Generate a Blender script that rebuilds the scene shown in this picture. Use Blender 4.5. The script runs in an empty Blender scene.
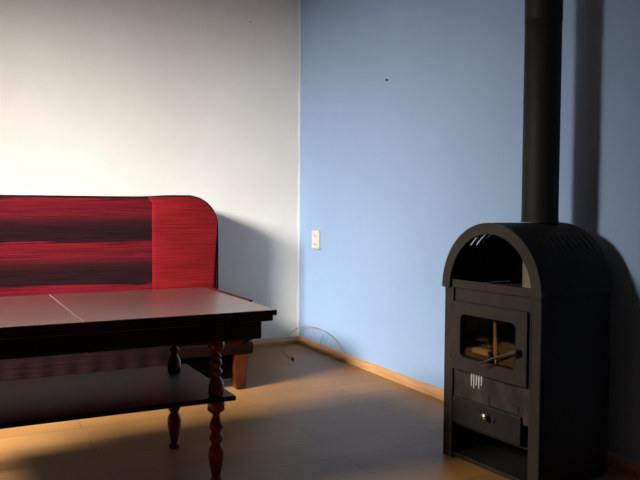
import bpy, bmesh, math, random
from mathutils import Vector, Matrix
random.seed(4)
SC = bpy.context.scene
COL = SC.collection
PI = math.pi
cos, sin, rad = math.cos, math.sin, math.radians

# ------------------------------------------------------------------ helpers
def tag(o, label=None, cat=None, group=None, kind=None):
    if label: o['label'] = label
    if cat: o['category'] = cat
    if group: o['group'] = group
    if kind: o['kind'] = kind
    return o

def empty(name, loc=(0, 0, 0), rz=0):
    o = bpy.data.objects.new(name, None)
    o.empty_display_size = .1
    o.location = loc
    o.rotation_euler = (0, 0, rz)
    COL.objects.link(o)
    return o

def obj(name, bm, mat, parent=None, smooth=None):
    bmesh.ops.recalc_face_normals(bm, faces=bm.faces)
    me = bpy.data.meshes.new(name)
    bm.to_mesh(me)
    bm.free()
    for m in (mat if isinstance(mat, (list, tuple)) else [mat]):
        me.materials.append(m)
    o = bpy.data.objects.new(name, me)
    COL.objects.link(o)
    if parent is not None:
        o.parent = parent
    if smooth is not None:
        for p in me.polygons:
            p.use_smooth = True
        me.update()
        try:
            me.set_sharp_from_angle(angle=rad(smooth))
        except Exception:
            pass
    return o

def box(bm, lo, hi, bev=0, seg=2):
    vs = [bm.verts.new((x, y, z)) for x in (lo[0], hi[0]) for y in (lo[1], hi[1]) for z in (lo[2], hi[2])]
    fs = []
    for q in ((0, 1, 3, 2), (4, 6, 7, 5), (0, 4, 5, 1), (2, 3, 7, 6), (0, 2, 6, 4), (1, 5, 7, 3)):
        fs.append(bm.faces.new([vs[i] for i in q]))
    if bev > 0:
        es = list({e for f in fs for e in f.edges})
        bmesh.ops.bevel(bm, geom=es, offset=bev, segments=seg, profile=.5, affect='EDGES')

def boxes(*items, bev=0, seg=2):
    bm = bmesh.new()
    for lo, hi in items:
        box(bm, lo, hi, bev, seg)
    return bm

def prism(bm, pts, fn, depth0, depth1, bev=0, seg=3):
    """outline pts (a,b) -> fn(a,b,depth)"""
    v0 = [bm.verts.new(fn(a, b, depth0)) for a, b in pts]
    v1 = [bm.verts.new(fn(a, b, depth1)) for a, b in pts]
    n = len(pts)
    f0 = bm.faces.new(v0)
    f1 = bm.faces.new(v1[::-1])
    for i in range(n):
        bm.faces.new((v0[i], v0[(i + 1) % n], v1[(i + 1) % n], v1[i]))
    if bev:
        es = list(f0.edges) + list(f1.edges)
        bmesh.ops.bevel(bm, geom=es, offset=bev, segments=seg, profile=.5, affect='EDGES')

def lathe(bm, prof, cx=0, cy=0, n=24):
    """prof list of (r,z)"""
    rings = []
    for r, z in prof:
        rings.append([bm.verts.new((cx + r * cos(2 * PI * i / n), cy + r * sin(2 * PI * i / n), z)) for i in range(n)])
    for a, b in zip(rings, rings[1:]):
        for i in range(n):
            bm.faces.new((a[i], a[(i + 1) % n], b[(i + 1) % n], b[i]))
    bm.faces.new(rings[0][::-1])
    bm.faces.new(rings[-1])

def tube(bm, pts, r, n=10, caps=True):
    pts = [Vector(p) for p in pts]
    rings = []
    up = Vector((0, 0, 1))
    prev = None
    for i, p in enumerate(pts):
        t = (pts[min(i + 1, len(pts) - 1)] - pts[max(i - 1, 0)]).normalized()
        if prev is None:
            a = up if abs(t.z) < .9 else Vector((1, 0, 0))
            s = t.cross(a).normalized()
        else:
            s = (prev - t * prev.dot(t)).normalized()
        prev = s
        u = t.cross(s)
        rr = r[i] if isinstance(r, (list, tuple)) else r
        rings.append([bm.verts.new(p + (s * cos(2 * PI * k / n) + u * sin(2 * PI * k / n)) * rr) for k in range(n)])
    for a, b in zip(rings, rings[1:]):
        for k in range(n):
            bm.faces.new((a[k], a[(k + 1) % n], b[(k + 1) % n], b[k]))
    if caps:
        bm.faces.new(rings[0][::-1])
        bm.faces.new(rings[-1])

def spline(pts, m=8):
    """Catmull-Rom"""
    P = [Vector(p) for p in pts]
    out = []
    for i in range(len(P) - 1):
        p0, p1, p2, p3 = P[max(i - 1, 0)], P[i], P[i + 1], P[min(i + 2, len(P) - 1)]
        for k in range(m):
            t = k / m
            out.append(.5 * ((2 * p1) + (p2 - p0) * t + (2 * p0 - 5 * p1 + 4 * p2 - p3) * t * t + (3 * p1 - p0 - 3 * p2 + p3) * t ** 3))
    out.append(P[-1])
    return out

# ------------------------------------------------------------------ materials
def lin(c):
    return tuple(((v / 12.92) if v <= .04045 else ((v + .055) / 1.055) ** 2.4) for v in [x / 255 for x in c]) + (1,)

class NT:
    def __init__(s, name):
        s.m = bpy.data.materials.new(name)
        s.m.use_nodes = True
        s.t = s.m.node_tree
        s.b = s.t.nodes['Principled BSDF']
    def n(s, typ, **kw):
        nd = s.t.nodes.new(typ)
        for k, v in kw.items():
            if k in nd.inputs:
                nd.inputs[k].default_value = v
            else:
                setattr(nd, k, v)
        return nd
    def l(s, a, b):
        s.t.links.new(a, b)
    def ramp(s, fac, stops, interp='LINEAR'):
        r = s.t.nodes.new('ShaderNodeValToRGB')
        r.color_ramp.interpolation = interp
        e = r.color_ramp.elements
        while len(e) < len(stops):
            e.new(.5)
        for el, (p, c) in zip(e, stops):
            el.position = p
            el.color = c if len(c) == 4 else tuple(c) + (1,)
        s.l(fac, r.inputs[0])
        return r.outputs[0]
    def coords(s, scale=(1, 1, 1), kind='Object', rot=(0, 0, 0)):
        tc = s.t.nodes.new('ShaderNodeTexCoord')
        mp = s.t.nodes.new('ShaderNodeMapping')
        mp.inputs['Scale'].default_value = scale
        mp.inputs['Rotation'].default_value = rot
        s.l(tc.outputs[kind], mp.inputs[0])
        return mp.outputs[0]
    def mix(s, fac, a, b, mode='MIX'):
        m = s.t.nodes.new('ShaderNodeMix')
        m.data_type = 'RGBA'
        m.blend_type = mode
        for sock, v in ((m.inputs[0], fac), (m.inputs[6], a), (m.inputs[7], b)):
            if hasattr(v, 'is_linked'):
                s.l(v, sock)
            else:
                sock.default_value = v
        return m.outputs[2]
    def bump(s, h, strength=.2, dist=.01):
        b = s.t.nodes.new('ShaderNodeBump')
        b.inputs['Strength'].default_value = strength
        b.inputs['Distance'].default_value = dist
        s.l(h, b.inputs['Height'])
        s.l(b.outputs[0], s.b.inputs['Normal'])

def paint(name, c, c2, rough=.9, blot=1.6):
    k = NT(name)
    co = k.coords()
    n1 = k.n('ShaderNodeTexNoise', Scale=blot, Detail=5.0, Roughness=.55)
    k.l(co, n1.inputs[0])
    col = k.ramp(n1.outputs[0], [(.35, lin(c)), (.7, lin(c2))])
    k.l(col, k.b.inputs['Base Color'])
    k.b.inputs['Roughness'].default_value = rough
    k.b.inputs['Specular IOR Level'].default_value = .25
    n2 = k.n('ShaderNodeTexNoise', Scale=90.0, Detail=4.0)
    k.l(co, n2.inputs[0])
    k.bump(n2.outputs[0], .12, .004)
    return k.m

def simple(name, c, rough=.5, metal=0.0, spec=.5, var=.12, scale=30.0, bump=0.0):
    k = NT(name)
    co = k.coords()
    n1 = k.n('ShaderNodeTexNoise', Scale=scale, Detail=4.0)
    k.l(co, n1.inputs[0])
    a = lin(c)
    d = tuple(v * (1 - var) for v in a[:3]) + (1,)
    e = tuple(min(1, v * (1 + var)) for v in a[:3]) + (1,)
    k.l(k.ramp(n1.outputs[0], [(.3, d), (.7, e)]), k.b.inputs['Base Color'])
    k.b.inputs['Roughness'].default_value = rough
    k.b.inputs['Metallic'].default_value = metal
    k.b.inputs['Specular IOR Level'].default_value = spec
    if bump:
        k.bump(n1.outputs[0], bump, .003)
    return k.m

def wood(name, c1, c2, rough=.35, scale=(2, 30, 30), spec=.5, coat=0.0):
    k = NT(name)
    co = k.coords(scale)
    n1 = k.n('ShaderNodeTexNoise', Scale=1.6, Detail=6.0, Roughness=.6, Distortion=.6)
    k.l(co, n1.inputs[0])
    k.l(k.ramp(n1.outputs[0], [(.3, lin(c1)), (.7, lin(c2))]), k.b.inputs['Base Color'])
    k.b.inputs['Roughness'].default_value = rough
    k.b.inputs['Specular IOR Level'].default_value = spec
    k.b.inputs['Coat Weight'].default_value = coat
    k.b.inputs['Coat Roughness'].default_value = .2
    return k.m

def floor_mat():
    k = NT('laminate_floor')
    tc = k.t.nodes.new('ShaderNodeTexCoord')
    mp = k.t.nodes.new('ShaderNodeMapping')
    mp.inputs['Location'].default_value = (.35, .02, 0)
    k.l(tc.outputs['Object'], mp.inputs[0])
    br = k.n('ShaderNodeTexBrick')
    br.offset = .37
    br.offset_frequency = 2
    for nm, v in (('Scale', 1.0), ('Mortar Size', .0022), ('Mortar Smooth', .4), ('Bias', 0.0), ('Brick Width', 1.28), ('Row Height', .193)):
        br.inputs[nm].default_value = v
    br.inputs['Color1'].default_value = lin((156, 113, 66))
    br.inputs['Color2'].default_value = lin((143, 101, 57))
    br.inputs['Mortar'].default_value = lin((112, 76, 42))
    k.l(mp.outputs[0], br.inputs[0])
    co = k.coords((1.5, 26, 1))
    n1 = k.n('ShaderNodeTexNoise', Scale=1.8, Detail=7.0, Roughness=.62, Distortion=.8)
    k.l(co, n1.inputs[0])
    g = k.ramp(n1.outputs[0], [(.28, (.84, .81, .77, 1)), (.72, (1.0, 1.0, 1.0, 1))])
    col = k.mix(.75, br.outputs[0], g, 'MULTIPLY')
    co3 = k.coords((1, 1, 1))
    n3 = k.n('ShaderNodeTexNoise', Scale=3.0, Detail=3.0)
    k.l(co3, n3.inputs[0])
    g3 = k.ramp(n3.outputs[0], [(.35, (.76, .75, .74, 1)), (.65, (1, 1, 1, 1))])
    col = k.mix(.8, col, g3, 'MULTIPLY')
    k.l(col, k.b.inputs['Base Color'])
    r = k.ramp(n1.outputs[0], [(.2, (.36, .36, .36, 1)), (.8, (.5, .5, .5, 1))])
    k.l(r, k.b.inputs['Roughness'])
    k.b.inputs['Specular IOR Level'].default_value = .25
    return k.m

def fabric(name, kind):
    """uv: x along the sofa (m), y down the cover (m)"""
    k = NT(name)
    tc = k.t.nodes.new('ShaderNodeTexCoord')
    sep = k.t.nodes.new('ShaderNodeSeparateXYZ')
    k.l(tc.outputs['UV'], sep.inputs[0])
    # wobble
    mp = k.t.nodes.new('ShaderNodeMapping')
    mp.inputs['Scale'].default_value = (2.5, 8, 1)
    k.l(tc.outputs['UV'], mp.inputs[0])
    nz = k.n('ShaderNodeTexNoise', Scale=1.0, Detail=3.0)
    k.l(mp.outputs[0], nz.inputs[0])
    def math_(op, a, b=None):
        m = k.t.nodes.new('ShaderNodeMath')
        m.operation = op
        for i, v in enumerate((a, b)):
            if v is None:
                continue
            if hasattr(v, 'is_linked'):
                k.l(v, m.inputs[i])
            else:
                m.inputs[i].default_value = v
        return m.outputs[0]
    s = math_('ADD', sep.outputs[1], math_('MULTIPLY', math_('SUBTRACT', nz.outputs[0], .5), .02))
    # fine threads : noise stretched along the stripes
    mp2 = k.t.nodes.new('ShaderNodeMapping')
    mp2.inputs['Scale'].default_value = (3, 110, 1)
    k.l(tc.outputs['UV'], mp2.inputs[0])
    n2 = k.n('ShaderNodeTexNoise', Scale=1.0, Detail=3.0, Roughness=.7)
    k.l(mp2.outputs[0], n2.inputs[0])
    # knit grain
    mp3 = k.t.nodes.new('ShaderNodeMapping')
    mp3.inputs['Scale'].default_value = (220, 300, 1)
    k.l(tc.outputs['UV'], mp3.inputs[0])
    n3 = k.n('ShaderNodeTexNoise', Scale=1.0, Detail=2.0)
    k.l(mp3.outputs[0], n3.inputs[0])
    if kind == 'dark':  # cover cloth with the table's shadow put into its colour
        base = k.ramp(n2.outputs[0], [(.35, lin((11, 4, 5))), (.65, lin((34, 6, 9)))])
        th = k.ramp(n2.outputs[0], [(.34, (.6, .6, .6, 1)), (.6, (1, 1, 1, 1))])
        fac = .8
    elif kind == 'striped':
        fr = math_('FRACT', math_('DIVIDE', math_('SUBTRACT', s, .012), .238))
        fr2 = math_('ADD', fr, math_('MULTIPLY', math_('SUBTRACT', n2.outputs[0], .5), .28))
        base = k.ramp(fr2, [(0.0, lin((40, 14, 18))), (.04, lin((122, 20, 31))), (.2, lin((106, 18, 28))),
                            (.38, lin((104, 20, 30))), (.54, lin((56, 17, 22))), (.7, lin((38, 14, 18))), (.97, lin((38, 14, 18)))])
        th = k.ramp(n2.outputs[0], [(.34, (.4, .36, .38, 1)), (.6, (1.05, 1.05, 1.05, 1))])
        fac = .85
    else:
        base = k.ramp(nz.outputs[0], [(.35, lin((108, 15, 21))), (.7, lin((130, 22, 28)))])
        th = k.ramp(n2.outputs[0], [(.34, (.62, .52, .52, 1)), (.62, (1.1, 1.1, 1.1, 1))])
        fac = .75
    col = k.mix(fac, base, th, 'MULTIPLY')
    gr = k.ramp(n3.outputs[0], [(.35, (.7, .68, .68, 1)), (.65, (1.08, 1.08, 1.08, 1))])
    col = k.mix(.55, col, gr, 'MULTIPLY')
    rib = math_('SINE', math_('MULTIPLY', s, 2 * PI / .0125))
    ribc = k.ramp(math_('MULTIPLY', math_('ADD', rib, 1.0), .5), [(.0, (.42, .36, .38, 1)), (.5, (1, 1, 1, 1))])
    col = k.mix(.6 if kind == 'striped' else .4, col, ribc, 'MULTIPLY')
    k.l(col, k.b.inputs['Base Color'])
    k.b.inputs['Roughness'].default_value = .95
    k.b.inputs['Specular IOR Level'].default_value = .12
    k.b.inputs['Sheen Weight'].default_value = 0
    add = math_('ADD', math_('MULTIPLY', n2.outputs[0], .7), math_('MULTIPLY', n3.outputs[0], .3))
    k.bump(add, .5, .006)
    return k.m

def stove_mat(name, c, rough, metal=.0, smudge=0.0, spec=.3):
    k = NT(name)
    co = k.coords()
    n1 = k.n('ShaderNodeTexNoise', Scale=14.0, Detail=6.0, Roughness=.65)
    k.l(co, n1.inputs[0])
    a = lin(c)
    col = k.ramp(n1.outputs[0], [(.3, tuple(v * .78 for v in a[:3]) + (1,)), (.72, tuple(v * 1.2 for v in a[:3]) + (1,))])
    if smudge:
        mp = k.coords((1, 12, 6))
        n2 = k.n('ShaderNodeTexNoise', Scale=1.6, Detail=4.0, Roughness=.6)
        k.l(mp, n2.inputs[0])
        sm = k.ramp(n2.outputs[0], [(.42, (.35, .33, .32, 1)), (.6, (1.5, 1.5, 1.5, 1))])
        col = k.mix(smudge, col, sm, 'MULTIPLY')
    k.l(col, k.b.inputs['Base Color'])
    k.b.inputs['Roughness'].default_value = rough
    k.b.inputs['Metallic'].default_value = metal
    k.b.inputs['Specular IOR Level'].default_value = spec
    n3 = k.n('ShaderNodeTexNoise', Scale=260.0, Detail=2.0)
    k.l(co, n3.inputs[0])
    k.bump(n3.outputs[0], .12, .001)
    return k.m

def glass_mat():
    k = NT('door_glass')
    t = k.t
    out = t.nodes['Material Output']
    tr = k.n('ShaderNodeBsdfTransparent')
    tr.inputs[0].default_value = (.84, .81, .77, 1)
    gl = k.n('ShaderNodeBsdfGlossy')
    gl.inputs['Roughness'].default_value = .04
    n1 = k.n('ShaderNodeTexNoise', Scale=8.0)
    k.l(k.coords(), n1.inputs[0])
    k.l(k.ramp(n1.outputs[0], [(.3, (.25, .24, .23, 1)), (.7, (.32, .31, .30, 1))]), gl.inputs[0])
    mx = k.n('ShaderNodeMixShader')
    mx.inputs[0].default_value = .10
    k.l(tr.outputs[0], mx.inputs[1])
    k.l(gl.outputs[0], mx.inputs[2])
    k.l(mx.outputs[0], out.inputs[0])
    return k.m

M = {}
M['white_wall'] = paint('white_wall_paint', (228, 221, 210), (236, 231, 223), .92, 1.3)
M['blue_wall'] = paint('blue_wall_paint', (137, 159, 187), (143, 166, 193), .88, 1.1)
M['paint_edge'] = paint('corner_paint_edge', (246, 243, 238), (250, 248, 244), .9, 3.0)
M['ceiling'] = paint('ceiling_paint', (176, 172, 164), (184, 180, 172))
M['room_wall'] = paint('unlit_wall_paint', (120, 112, 102), (128, 120, 110))
M['front_wall'] = paint('brown_wall_paint', (74, 62, 52), (82, 70, 60))
M['floor'] = floor_mat()
M['skirting'] = wood('skirting_wood', (170, 124, 78), (196, 152, 104), .45, (3, 3, 40))
M['table_top'] = wood('table_top_veneer', (66, 25, 22), (92, 40, 36), .20, (2, 22, 22), .38)
M['table_shaded'] = wood('table_shaded_wood', (38, 18, 16), (50, 24, 21), .36, (2, 22, 22))  # table wood with the shade of its unlit sides painted in
M['shelf'] = wood('shelf_dark_wood', (22, 10, 9), (30, 13, 12), .45, (2, 22, 22), .2)
M['table_leg'] = wood('table_leg_wood', (96, 20, 11), (130, 34, 16), .28, (20, 20, 3))
M['inlay'] = simple('pale_inlay', (118, 76, 66), .4)
M['sofa_wood'] = wood('sofa_wood', (60, 22, 8), (84, 34, 13), .35, (4, 4, 24))
M['sofa_rail'] = wood('sofa_rail_wood', (16, 5, 4), (28, 8, 6), .5, (3, 24, 24), .12)
M['striped'] = fabric('striped_fabric', 'striped')
M['striped_shaded'] = fabric('shaded_fabric', 'dark')  # same cover, darkened as if in the table's shadow
M['red'] = fabric('red_fabric', 'red')
M['piping'] = simple('dark_piping', (44, 12, 16), .95, 0, .1, .4, 60)
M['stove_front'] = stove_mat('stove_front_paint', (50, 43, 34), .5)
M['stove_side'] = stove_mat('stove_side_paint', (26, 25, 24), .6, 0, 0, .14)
M['stove_dark'] = stove_mat('stove_inside', (24, 22, 21), .8)
M['stove_plate'] = stove_mat('stove_sooty_plate', (58, 51, 44), .42, 0, .5)
M['stove_drawer'] = stove_mat('stove_drawer_paint', (36, 30, 26), .5)
M['hood_lightened'] = stove_mat('hood_inside_lightened', (112, 98, 80), .6)  # paler colour stands in for light falling inside the hood
M['hood_outside'] = stove_mat('hood_outside_paint', (33, 30, 25), .6, 0, 0, .14)
M['pipe'] = stove_mat('pipe_paint', (30, 27, 21), .6, 0, 0, .2)
M['chrome'] = simple('chrome', (200, 196, 188), .25, 1.0, .5, .05)
M['steel'] = simple('pale_metal', (214, 210, 202), .35, .3, .5, .05)
M['handle'] = simple('handle_metal', (90, 84, 76), .35, .8, .5, .1)
M['tan_block'] = simple('tan_piece', (172, 126, 84), .9, 0, .2, .3, 18, .3)  # tan colour of the pieces behind the pane
M['glass'] = glass_mat()
M['plastic'] = simple('socket_plastic', (196, 190, 176), .5, 0, .5, .03)
M['socket_dark'] = simple('socket_hole', (70, 64, 56), .6)
M['cable'] = simple('cable_sheath', (150, 140, 120), .55)
M['sofa_box'] = simple('sofa_box_board', (8, 5, 4), .9, 0, 0.0)
M['black'] = simple('black_plastic', (18, 17, 17), .5)
M['nail'] = simple('nail_metal', (46, 48, 54), .5, .6)

# ------------------------------------------------------------------ the room
X0, Y0, H = -3.35, -5.3, 2.5
WY0, WY1, WZ0, WZ1 = -2.48, -1.15, .85, 2.2     # window opening in the left wall
def struct(name, bm, m):
    return tag(obj(name, bm, m), kind='structure')
struct('floor', boxes(((X0 - .2, Y0 - .2, -.1), (.2, .2, 0))), M['floor'])
struct('ceiling', boxes(((X0 - .2, Y0 - .2, H), (.2, .2, H + .1))), M['ceiling'])
struct('wall_back', boxes(((X0, 0, 0), (0, .2, H))), M['white_wall'])
struct('wall_right', boxes(((0, Y0, 0), (.2, .2, H))), M['blue_wall'])
struct('wall_front', boxes(((X0, Y0 - .2, 0), (0, Y0, H))), M['front_wall'])
struct('wall_left', boxes(((X0 - .2, Y0 - .2, 0), (X0, WY0, H)), ((X0 - .2, WY1, 0), (X0, .2, H)),
                          ((X0 - .2, WY0, 0), (X0, WY1, WZ0)), ((X0 - .2, WY0, WZ1), (X0, WY1, H))), M['room_wall'])
def skirting_profile(): return [(0, 0), (.017, 0), (.017, .022), (.013, .034), (.008, .043), (0, .046)]
bm = bmesh.new()
prism(bm, skirting_profile(), lambda a, b, d: (d, -a, b), X0, -.0)
struct('baseboard_back', bm, M['skirting'])
bm = bmesh.new()
prism(bm, skirting_profile(), lambda a, b, d: (-a, d, b), Y0, -.0)
struct('baseboard_right', bm, M['skirting'])
bm = bmesh.new()
zz = [H * i / 60 for i in range(61)]
ea = [bm.verts.new((-.0005, -.0012, z)) for z in zz]
eb = [bm.verts.new((-.016 - .004 * sin(z * 9) - .003 * sin(z * 23 + 1), -.0012, z)) for z in zz]
for i in range(60):
    bm.faces.new((ea[i], ea[i + 1], eb[i + 1], eb[i]))
struct('trim_1', bm, M['paint_edge'])
# window frame (outside the picture, left wall)
b = .06
struct('window_1', boxes(((X0 - .14, WY0, WZ0), (X0 - .07, WY0 + b, WZ1)), ((X0 - .14, WY1 - b, WZ0), (X0 - .07, WY1, WZ1)),
                         ((X0 - .14, WY0 + b, WZ0), (X0 - .07, WY1 - b, WZ0 + b)), ((X0 - .14, WY0 + b, WZ1 - b), (X0 - .07, WY1 - b, WZ1)),
                         bev=.006), M['plastic'])

# ------------------------------------------------------------------ sofa
SO = empty('sofa', (-.672, -.14, 0), -.07)
tag(SO, 'red and black striped sofa standing against the white wall behind the table', 'sofa')
LEN = 1.80
def uv_cover(o, s0=0.0):
    """x along sofa, y = distance travelled down the cover"""
    me = o.data
    uv = me.uv_layers.new(name='UVMap')
    for p in me.polygons:
        for li in p.loop_indices:
            co = me.vertices[me.loops[li].vertex_index].co
            x, y, z = co
            if y > -.26:
                s = .972 - z
            else:
                s = .50 + min(max(-.24 - y, 0), .69) + max(.445 - z, 0)
            if p.normal.x > .8:
                x = x + (-y) * .5
            uv.data[li].uv = (x, s + s0)

def densify(bm, cuts=3):
    bmesh.ops.subdivide_edges(bm, edges=[e for e in bm.edges if e.calc_length() > .08], cuts=cuts, use_grid_fill=True)

def rounded(x0, x1, z0, z1, r, n=12):
    """outline with a rounded top right corner"""
    pts = [(x0, z0), (x1, z0)]
    for i in range(n + 1):
        a = (PI / 2) * i / n
        pts.append((x1 - r + r * cos(a), z1 - r + r * sin(a)))
    pts.append((x0, z1))
    return pts

def back_block(x0, x1, z0, z1, r, y0, y1, bev):
    bm = bmesh.new()
    prism(bm, rounded(x0, x1, z0, z1, r) if r else [(x0, z0), (x1, z0), (x1, z1), (x0, z1)], lambda a, b, d: (a, d, b), y0, y1, bev, 5)
    return bm
o = obj('backrest', back_block(-LEN, -.37, .22, .962, 0, -.205, -.005, .035), M['striped'], SO, 40)
uv_cover(o)
BACK = o
o = obj('end_panel', back_block(-.405, -.014, .22, .972, .165, -.212, 0, .038), M['red'], BACK, 40)
tag(o, 'plain bright red end panel')
uv_cover(o)
# dark piping round the backrest's outline
def piping(path, r, parent):
    bm = bmesh.new()
    tube(bm, path, r, 8)
    return tag(obj('piping', bm, M['piping'], parent, 60), 'dark edge piping')
pp = [(-LEN + .04, -.150, .9625), (-1.2, -.155, .963), (-.6, -.155, .962), (-.42, -.155, .964), (-.3, -.160, .971)]
for i in range(0, 13):
    a = PI / 2 * (1 - i / 12)
    pp.append((-.179 + .165 * cos(a), -.165 - .022 * (i / 12), .972 - .165 + .165 * sin(a)))
pp += [(-.0135, -.190, .7), (-.0135, -.191, .55), (-.0135, -.191, .42)]
piping(spline(pp, 3), .012, BACK)

def seat_block(x0, x1, bev):
    bm = bmesh.new()
    r = .07 if x1 > -.1 else 0
    y0, y1 = -.94, -.18
    pts = [(x0, y1), (x0, y0)]
    if r:
        for i in range(9):
            a = -PI / 2 + PI / 2 * i / 8
            pts.append((x1 - r + r * cos(a), y0 + r + r * sin(a)))
    else:
        pts.append((x1, y0))
    pts.append((x1, y1))
    prism(bm, pts, lambda a, b, d: (a, b, d), .238, .445, bev, 5)
    return bm
o = obj('seat', seat_block(-LEN, -.37, .05), M['striped'], SO, 40)
uv_cover(o)
SEAT = o
def shade_front(o):  # front faces take the cloth with shade painted in
    o.data.materials.append(M['striped_shaded'])
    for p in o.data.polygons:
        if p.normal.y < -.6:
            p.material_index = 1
shade_front(o)
o = obj('end_panel', seat_block(-.405, -.004, .052), M['red'], SEAT, 40)
tag(o, 'plain red end of the seat')
shade_front(o)
uv_cover(o)
# edge piping of the seat
piping(spline([(.0, -.22, .415), (.002, -.5, .412), (.0, -.84, .41), (-.012, -.905, .40), (-.05, -.938, .39), (-.3, -.945, .39)], 5), .008, SEAT)
# cover hanging below the seat at the front
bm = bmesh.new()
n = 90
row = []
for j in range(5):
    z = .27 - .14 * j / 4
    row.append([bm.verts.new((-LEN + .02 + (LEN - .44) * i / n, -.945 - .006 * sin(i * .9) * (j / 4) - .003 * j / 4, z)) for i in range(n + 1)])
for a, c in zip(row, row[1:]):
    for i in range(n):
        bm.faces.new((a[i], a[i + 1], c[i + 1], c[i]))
o = obj('valance', bm, M['striped_shaded'], SEAT, 60)  # shade below the tabletop is in the cloth colour
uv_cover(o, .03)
# wooden base : rails and corner feet
def rail(lo, hi):
    bm = bmesh.new()
    box(bm, lo, hi, .012, 3)
    return bm
obj('rail', rail((-LEN + .02, -.935, .182), (-.015, -.895, .242)), M['sofa_rail'], SO, 40)
obj('rail', rail((-LEN + .02, -.12, .182), (-.015, -.08, .242)), M['sofa_rail'], SO, 40)
obj('rail', rail((-.055, -.9, .182), (-.02, -.1, .242)), M['sofa_rail'], SO, 40)
obj('rail', rail((-LEN + .02, -.9, .182), (-LEN + .055, -.1, .242)), M['sofa_rail'], SO, 40)
obj('storage_box', boxes(((-LEN + .07, -.865, .05), (-.09, -.1, .238)), bev=.004), M['sofa_box'], SO)
def foot(cx, cy, sx, sy):
    bm = bmesh.new()
    prof = [(0, .034), (.012, .040), (.06, .046), (.11, .051), (.16, .055), (.22, .056)]
    rings = []
    for z, h in prof:
        w = h * .72
        rings.append([bm.verts.new((cx + sx * a, cy + sy * c, z)) for a, c in ((-w, -h), (h * .4, -h), (h * .56, -h * .8), (h * .56, h), (-w, h))])
    for a, c in zip(rings, rings[1:]):
        for i in range(5):
            bm.faces.new((a[i], a[(i + 1) % 5], c[(i + 1) % 5], c[i]))
    bm.faces.new(rings[0][::-1])
    bm.faces.new(rings[-1])
    return obj('foot', bm, M['sofa_wood'], SO, 50)
foot(-.072, -.872, 1, 1)
foot(-.068, -.13, 1, -1)
foot(-LEN + .08, -.862, -1, 1)
foot(-LEN + .08, -.13, -1, -1)

# ------------------------------------------------------------------ table
TR = .0112
TA = empty('coffee_table', (-1.1711, -2.3288, 0), TR)
tag(TA, 'dark brown wooden coffee table with turned legs and lower shelf, before the sofa', 'table')
TL, TD, TH = 1.21, .73, .588
def leaf(x0, x1):
    bm = boxes(((x0, 0, TH - .017), (x1, TD, TH)), bev=.002)
    box(bm, (max(x0, -TL + .008), .008, TH - .036), (min(x1, -.010), TD - .008, TH - .016), .003)
    return bm
def top_mat(o):  # all but the top face get the shade-darkened wood
    o.data.materials.append(M['table_shaded'])
    for p in o.data.polygons:
        if not (p.normal.z > .9 and p.center.z > TH - .004):
            p.material_index = 1
top_mat(obj('tabletop', leaf(-.601, 0), M['table_top'], TA))
top_mat(obj('tabletop', leaf(-TL, -.605), M['table_top'], TA))
obj('inlay_strip', boxes(((-.6050, .001, TH - .016), (-.6010, TD - .001, TH + .0004))), M['inlay'], TA)
a0, a1, ad = .045, .045, .022
obj('apron', boxes(((-TL + a0, .022, TH - .094), (-a0, .022 + ad, TH - .034)),
                   ((-TL + a0, TD - .022 - ad, TH - .094), (-a0, TD - .022, TH - .034)),
                   ((-a0 - ad, .022 + ad, TH - .094), (-a0, TD - .022 - ad, TH - .034)),
                   ((-TL + a0, .022 + ad, TH - .094), (-TL + a0 + ad, TD - .022 - ad, TH - .034)), bev=.003), M['table_shaded'], TA)
SZ = .279
obj('shelf', boxes(((-TL + .1, .105, SZ), (-.1, TD - .07, SZ + .0165)), bev=.003), M['shelf'], TA)
LEG = [(.017, 0), (.020, .004), (.020, .013), (.014, .02), (.0155, .03), (.021, .06), (.0255, .09), (.026, .108), (.022, .124), (.016, .133), (.016, .139),
       (.0215, .146), (.0235, .154), (.0215, .163), (.016, .17), (.016, .178), (.0225, .185), (.0245, .193), (.021, .203), (.016, .215), (.0125, .226), (.0125, .234),
       (.022, .242), (.0285, .248), (.0285, .276), (.027, .280)]
LEG2 = [(.022, SZ + .0165), (.025, .300), (.0262, .314), (.0252, .332), (.018, .350), (.0135, .356), (.0140, .361), (.0190, .367), (.0205, .374), (.0190, .381), (.0140, .387),
        (.0140, .391), (.0185, .397), (.0200, .404), (.0185, .411), (.0135, .417), (.0170, .423), (.0175, .428), (.0130, .434), (.0130, .440), (.02, .446), (.0265, .456), (.0275, .468), (.025, .480), (.022, TH - .036)]
for lx, ly in ((-.158, .140), (-.178, .560), (-TL + .163, .145), (-TL + .178, .560)):
    bm = bmesh.new()
    lathe(bm, LEG, lx, ly, 28)
    lathe(bm, LEG2, lx, ly, 28)
    obj('leg', bm, M['table_leg'], TA, 50)

# ------------------------------------------------------------------ stove (local x = depth, -y = along the front, z up)
SA = .0856
ST = empty('wood_stove', (-.4726, -2.277, 0), SA)
tag(ST, 'black steel wood stove with arched hood and glass door, by the blue wall', 'stove')
W, D, HB = .459, .346, .633
def sb(u0, u1, d0, d1, z0, z1): return ((d0, -u1, z0), (d1, -u0, z1))
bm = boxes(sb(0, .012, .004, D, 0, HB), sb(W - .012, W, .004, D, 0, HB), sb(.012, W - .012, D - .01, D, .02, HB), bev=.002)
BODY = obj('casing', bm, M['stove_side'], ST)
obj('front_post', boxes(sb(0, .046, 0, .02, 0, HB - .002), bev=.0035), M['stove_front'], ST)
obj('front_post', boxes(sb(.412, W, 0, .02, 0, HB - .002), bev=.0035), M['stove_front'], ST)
# top plate with raised lip
obj('top_plate', boxes(sb(.012, W - .012, .02, D - .01, HB - .006, HB + .002), sb(.035, .424, .004, .018, HB - .004, HB + .026), bev=.002), M['stove_front'], ST)
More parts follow.
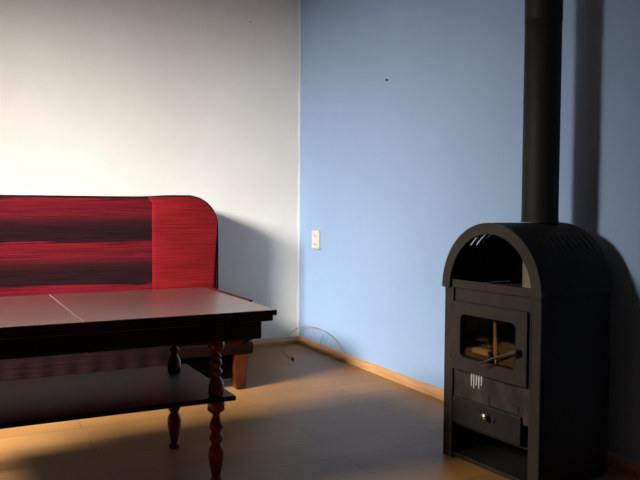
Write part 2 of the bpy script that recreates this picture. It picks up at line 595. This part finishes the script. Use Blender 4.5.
# front plate strips over and under the door
obj('front_plate', boxes(sb(.046, .412, .010, .02, .575, HB - .002), bev=.0015), M['stove_front'], ST)
AP = obj('air_plate', boxes(sb(.046, .412, .010, .02, .205, .345), bev=.0015), M['stove_plate'], ST)
bm = bmesh.new()
for i in range(5):
    u = .137 + i * .0125
    lo = .278 + (.006, 0, .012, .004, .016)[i]
    prism(bm, [(u, lo), (u + .0032, lo), (u + .0062, .3365), (u - .001, .3365)], lambda a, b, d: (d, -a, b), .0075, .011)
obj('pale_bars', bm, M['steel'], AP)  # five pale bars narrowing downwards on the plate
bm = bmesh.new()
prism(bm, [(.225, .262), (.229, .262), (.229, .236), (.36, .232), (.36, .262), (.364, .262), (.364, .228), (.225, .232)], lambda a, b, d: (d, -a, b), .0085, .011)
obj('air_slide', bm, M['stove_dark'], AP)
# inner walls of the fire box (open at the front)
obj('fire_box', boxes(sb(.05, .06, .02, .29, .335, .6), sb(.40, .41, .02, .29, .335, .6), sb(.06, .40, .02, .29, .335, .345),
                      sb(.06, .40, .02, .29, .59, .6), sb(.06, .40, .28, .29, .345, .59)), M['stove_dark'], ST)
obj('tan_piece', boxes(sb(.062, .185, .04, .07, .396, .414), bev=.003), M['tan_block'], ST)  # tan pieces set behind the door pane
obj('tan_piece', boxes(sb(.29, .398, .262, .279, .346, .40), bev=.003), M['tan_block'], ST)
bm = bmesh.new()
prism(bm, [(.218, .530), (.232, .530), (.240, .42), (.236, .375), (.228, .375), (.222, .42)], lambda a, b, d: (d, -a, b), .03, .05, .003, 2)
obj('tan_piece', bm, M['tan_block'], ST)
obj('niche_shelf', boxes(sb(.012, W - .012, .02, D - .01, .122, .13)), M['stove_dark'], ST)
obj('base_plate', boxes(sb(.046, .412, .012, D - .01, .004, .018), bev=.002), M['stove_drawer'], ST)
# door with rounded window opening
def rrect(u0, u1, z0, z1, r, n=5):
    pts = []
    for cx, cz, a0 in ((u1 - r, z0 + r, -90), (u1 - r, z1 - r, 0), (u0 + r, z1 - r, 90), (u0 + r, z0 + r, 180)):
        for i in range(n + 1):
            a = rad(a0 + 90 * i / n)
            pts.append((cx + r * cos(a), cz + r * sin(a)))
    return pts
def frame(outer, inner, d0, d1, bm):
    n = len(outer)
    V = {}
    for nm, pts in (('o', outer), ('i', inner)):
        for dn, d in ((0, d0), (1, d1)):
            V[nm, dn] = [bm.verts.new((d, -a, b)) for a, b in pts]
    for i in range(n):
        j = (i + 1) % n
        for A, B in ((('o', 0), ('i', 0)), (('i', 0), ('i', 1)), (('i', 1), ('o', 1)), (('o', 1), ('o', 0))):
            bm.faces.new((V[A][i], V[A][j], V[B][j], V[B][i]))
bm = bmesh.new()
frame(rrect(.054, .412, .337, .583, .006), rrect(.098, .364, .385, .541, .022), -.012, .006, bm)
DOOR = obj('door', bm, M['stove_front'], ST)
bm = bmesh.new()
frame(rrect(.0965, .3655, .3835, .5425, .022), rrect(.099, .363, .386, .540, .021), -.0125, -.006, bm)
obj('gasket', bm, M['stove_dark'], DOOR)
bm = bmesh.new()
prism(bm, rrect(.096, .366, .383, .543, .022), lambda a, b, d: (d, -a, b), -.001, .002)
obj('pane', bm, M['glass'], DOOR)
obj('door_shade_strip', boxes(sb(.413, .422, -.0015, .004, .335, .585)), M['black'], ST)  # black strip on the post, painted shadow beside the door
for z0 in (.545, .37):
    bm = bmesh.new()
    lathe(bm, [(.005, z0), (.0065, z0 + .002), (.0065, z0 + .028), (.005, z0 + .03)], -.004, -.0495, 12)
    obj('hinge', bm, M['stove_dark'], DOOR, 40)
# handle : boss and long rod
bm = bmesh.new()
tube(bm, [(-.010, -.382, .451), (-.034, -.382, .451)], .0095, 14)
tube(bm, [(-.030, -.388, .453), (-.033, -.372, .446), (-.036, -.35, .438)], [.0085, .008, .006], 12)
HND = obj('handle', bm, M['handle'], DOOR, 50)
bm = bmesh.new()
tube(bm, spline([(-.034, -.352, .4385), (-.042, -.31, .423), (-.046, -.27, .404), (-.047, -.232, 0.388)], 6), .0036, 10)
obj('handle_rod', bm, M['handle'], HND, 50)
# ash drawer
DR = obj('ash_drawer', boxes(sb(.050, .380, .0, .016, .135, .231), bev=.003), M['stove_drawer'], ST)
obj('drawer_tray', boxes(sb(.055, .375, .016, .28, .14, .2)), M['stove_dark'], DR)
obj('finger_slot', boxes(sb(.160, .245, -.0012, .004, .203, .214), bev=.001), M['stove_dark'], DR)
bm = bmesh.new()
tube(bm, [(-.0, -.232, .199), (-.014, -.232, .199), (-.016, -.232, .199), (-.024, -.232, .199), (-.028, -.232, .199)], [.005, .005, .011, .012, .007], 14)
obj('knob', bm, M['chrome'], DR, 50)
obj('drawer_latch', boxes(sb(.252, .266, -.006, .002, .184, .198), bev=.002), M['stove_drawer'], DR)
# hood : half-round shell with slots on both shoulders
HC, HR = W / 2, .2365
bm = bmesh.new()
d_cells = [-.004, .006]
for i in range(9):
    c = .08 + .0288 * i
    d_cells += [c - .0055, c + .0055]
d_cells += [D + .002]
angs = sorted(set([0, 8, 16, 24, 32, 39, 44, 50, 55, 62, 70, 78, 84, 90]))
angs = angs + [180 - a for a in reversed(angs[:-1])]
def hv(cache, r, a, d):
    key = (r, a, round(d, 5))
    if key not in cache:
        cache[key] = bm.verts.new((d, -(HC + r * cos(rad(a))), HB + r * sin(rad(a))))
    return cache[key]
cache = {}
RI = HR - .004
def is_slot(i, a):
    m = a if a <= 90 else 180 - a
    return i >= 2 and i % 2 == 0 and i < len(d_cells) - 1 and 39 < m < 55
for i in range(len(d_cells) - 1):
    for a0_, a1_ in zip(angs, angs[1:]):
        if is_slot(i, (a0_ + a1_) / 2):
            continue
        for r in (HR, RI):
            bm.faces.new([hv(cache, r, a0_, d_cells[i]), hv(cache, r, a1_, d_cells[i]), hv(cache, r, a1_, d_cells[i + 1]), hv(cache, r, a0_, d_cells[i + 1])])
# slot rims, shell ends
edges = [e for e in bm.edges if len(e.link_faces) == 1]
done = set()
for e in edges:
    v0, v1 = e.verts
    pos = []
    for v in (v0, v1):
        rr = math.hypot(-v.co.y - HC, v.co.z - HB)
        pos.append(rr)
    if pos[0] < HR - .002:
        continue
    def partner(v):
        a = math.atan2(v.co.z - HB, -v.co.y - HC)
        return min((w for w in cache.values()), key=lambda w: (w.co - Vector((v.co.x, -(HC + RI * cos(a)), HB + RI * sin(a)))).length)
    p0, p1 = partner(v0), partner(v1)
    try:
        bm.faces.new((v0, v1, p1, p0))
    except ValueError:
        pass
HOOD = obj('hood', bm, M['hood_outside'], ST, 35)
bm = bmesh.new()
lathe(bm, [(.064, HB), (.064, HB + .225)], .252, -HC, 32)
obj('flue_spigot', bm, M['hood_lightened'], ST, 40)
bm = bmesh.new()
NL = 36
lv = [[bm.verts.new((d, -(HC + r * cos(PI * i / NL)), HB + .003 + r * sin(PI * i / NL))) for i in range(NL + 1)] for d, r in ((.126, .226), (D - .012, .226), (D - .012, .222), (.126, .222))]
for A, B in zip(lv, lv[1:] + lv[:1]):
    for i in range(NL):
        bm.faces.new((A[i], A[i + 1], B[i + 1], B[i]))
obj('inner_liner', bm, M['stove_front'], HOOD, 35)
# front ring of the arch
bm = bmesh.new()
N = 40
RA, RB = HR, .196
V = []
for d in (-.008, .006):
    for r in (RA, RB):
        V.append([bm.verts.new((d, -(HC + r * cos(PI * i / N)), HB - .004 + (r + (.004 if r == RA else .006)) * sin(PI * i / N))) for i in range(N + 1)])
of, inf, ob, inb = V
for i in range(N):
    for A, B in ((of, inf), (inf, inb), (inb, ob), (ob, of)):
        bm.faces.new((A[i], A[i + 1], B[i + 1], B[i]))
for i in (0, N):
    bm.faces.new((of[i], inf[i], inb[i], ob[i]))
obj('arch_rim', bm, M['stove_front'], HOOD, 35)
# back of the hood
bm = bmesh.new()
prism(bm, [(HC + (HR - .005) * cos(PI * i / 32), HB + (HR - .005) * sin(PI * i / 32)) for i in range(33)], lambda a, b, d: (d, -a, b), D - .008, D)
obj('hood_back', bm, M['hood_lightened'], HOOD, 35)

# ------------------------------------------------------------------ stove pipe
pu, pd = HC, .252
px = -.4726 + cos(SA) * pd + sin(SA) * pu - .004
py = -2.277 + sin(SA) * pd - cos(SA) * pu + .006
PP = empty('stove_pipe', (px, py, .8705), 0)
tag(PP, 'round dark flue pipe rising from the top of the stove', 'pipe')
bm = bmesh.new()
PR = .0645
lathe(bm, [(PR, .0), (PR, .712), (PR - .0015, .714)], 0, 0, 40)
obj('pipe_section', bm, M['pipe'], PP, 40)
bm = bmesh.new()
lathe(bm, [(PR - .001, .711), (PR + .0012, .713), (PR + .0012, 1.08)], 0, 0, 40)
obj('pipe_section', bm, M['pipe'], PP, 40)
bm = bmesh.new()
arc = [(0, 0, 1.07)] + [(.11 - .11 * cos(PI / 2 * i / 10), 0, 1.09 + .11 * sin(PI / 2 * i / 10)) for i in range(11)] + [(-px - .001, 0, 1.20)]
tube(bm, arc, PR + .002, 32)
obj('pipe_elbow', bm, M['pipe'], PP, 40)
bm = bmesh.new()
tube(bm, [(-px - .012, 0, 1.20), (-px - .008, 0, 1.20), (-px - .001, 0, 1.20)], [PR + .012, PR + .035, PR + .04], 32)
obj('wall_collar', bm, M['pipe'], PP, 40)
bm = bmesh.new()
lathe(bm, [(PR + .003, .0), (PR + .003, .004), (PR + .001, .005)], 0, 0, 40)
obj('flue_collar', bm, M['stove_dark'], PP, 40)

# ------------------------------------------------------------------ wall outlet
OU = empty('wall_outlet', (0, -.262, .652))
tag(OU, 'small white double electrical outlet mounted on the blue wall', 'electrical outlet')
PL = obj('cover_plate', boxes(((-.014, -.050, 0), (0, .050, .115)), bev=.004, seg=3), M['plastic'], OU)
for zc in (.031, .084):
    bm = bmesh.new()
    n = 28
    rg = [[bm.verts.new((x, r * cos(2 * PI * i / n), zc + r * sin(2 * PI * i / n))) for i in range(n)] for x, r in ((-.0135, .0235), (-.0158, .0225), (-.0158, .0195), (-.0143, .018))]
    for A, B in zip(rg, rg[1:]):
        for i in range(n):
            bm.faces.new((A[i], A[(i + 1) % n], B[(i + 1) % n], B[i]))
    bm.faces.new(rg[-1])
    S = obj('socket', bm, M['plastic'], OU, 40)
    for yy in (-.0095, .0095):
        bm = bmesh.new()
        tube(bm, [(-.0125, yy, zc - .003), (-.0156, yy, zc - .003)], .0042, 10)
        obj('pin_hole', bm, M['socket_dark'], S)
    bm = bmesh.new()
    tube(bm, [(-.0125, 0, zc + .011), (-.021, 0, zc + .011)], .0022, 10)
    obj('earth_pin', bm, M['chrome'], S)

# ------------------------------------------------------------------ cable in the corner
CB = empty('cable', (-.26, -.4, 0))
tag(CB, 'thin pale cable looping up against the skirting in the room corner', 'cable')
def rel(p): return (p[0] + .26, p[1] + .4, p[2])
w = [(-.275, -.485, .006), (-.262, -.40, .004), (-.235, -.28, .004), (-.20, -.16, .012), (-.13, -.075, .045), (-.075, -.05, .085), (-.045, -.10, .122), (-.03, -.22, .147), (-.027, -.36, .150),
     (-.027, -.49, .134), (-.027, -.59, .099), (-.027, -.655, .062), (-.026, -.69, .03), (-.03, -.70, .006)]
bm = bmesh.new()
tube(bm, spline([rel(p) for p in w], 6), .0021, 8)
tube(bm, spline([rel(p) for p in [(-.027, -.44, .142), (-.03, -.415, .115), (-.028, -.385, .08), (-.026, -.37, .045), (-.03, -.365, .005)]], 6), .0015, 8)
obj('wire', bm, M['cable'], CB, 60)
bm = bmesh.new()
tube(bm, [rel(p) for p in [(-.272, -.478, .008), (-.276, -.492, .009), (-.281, -.512, .009), (-.284, -.522, .009)]], [.004, .008, .009, .006], 12)
tag(obj('plug', bm, M['black'], CB, 50), 'black plug')

# ------------------------------------------------------------------ nails left in the walls
def nail(loc, axis, label, r=.0055):
    bm = bmesh.new()
    v = Vector(axis)
    p = Vector((0, 0, 0))
    tube(bm, [p - v * .004, p + v * .010, p + v * .0102, p + v * .013, p + v * .0135], [.0025, .0025, r, r, r * .6], 10)
    o = obj('nail', bm, M['nail'], None, 40)
    o.location = loc
    return tag(o, label, 'nail')
nail((0, -1.103, 1.601), (-1, 0, 0), 'small dark nail in the blue wall high above the outlet')
nail((-.361, 0, 2.106), (0, -1, 0), 'tiny dark nail high on the white wall near the corner', .0035)

# ------------------------------------------------------------------ light
def area(name, loc, target, sx, sy, power, color=(1, 1, 1), spread=180):
    L = bpy.data.lights.new(name, 'AREA')
    L.shape = 'RECTANGLE'
    L.size, L.size_y = sx, sy
    L.energy = power
    L.color = color
    L.spread = rad(spread)
    o = bpy.data.objects.new(name, L)
    o.location = loc
    o.rotation_euler = (Vector(target) - Vector(loc)).to_track_quat('-Z', 'Y').to_euler()
    COL.objects.link(o)
    return o
area('sky_light', (-4.6, -2.4, 2.72), (-.1, -.3, .6), 1.5, 1.5, 400, (1.0, .975, .94), 98)
wd = bpy.data.worlds.new('world')
SC.world = wd
wd.use_nodes = True
wd.node_tree.nodes['Background'].inputs[0].default_value = (.75, .85, 1, 1)
wd.node_tree.nodes['Background'].inputs[1].default_value = 1.1

# ------------------------------------------------------------------ camera
f_px, yaw, pit, rol = 738.85, .4662, .0447, .0061
Fv = Vector((sin(yaw) * cos(pit), cos(yaw) * cos(pit), -sin(pit)))
Rv = Vector((cos(yaw), -sin(yaw), 0))
Uv = Rv.cross(Fv)
R2 = Rv * cos(rol) + Uv * sin(rol)
U2 = -Rv * sin(rol) + Uv * cos(rol)
cam = bpy.data.cameras.new('camera')
cam.sensor_width = 36
cam.lens = f_px * 36 / 640
co = bpy.data.objects.new('camera', cam)
m = Matrix((R2, U2, -Fv)).transposed().to_4x4()
m.translation = (-2.1139, -4.5058, .92)
co.matrix_world = m
COL.objects.link(co)
SC.camera = co
SC.view_settings.view_transform = 'Standard'
SC.view_settings.look = 'None'
SC.view_settings.exposure = 0
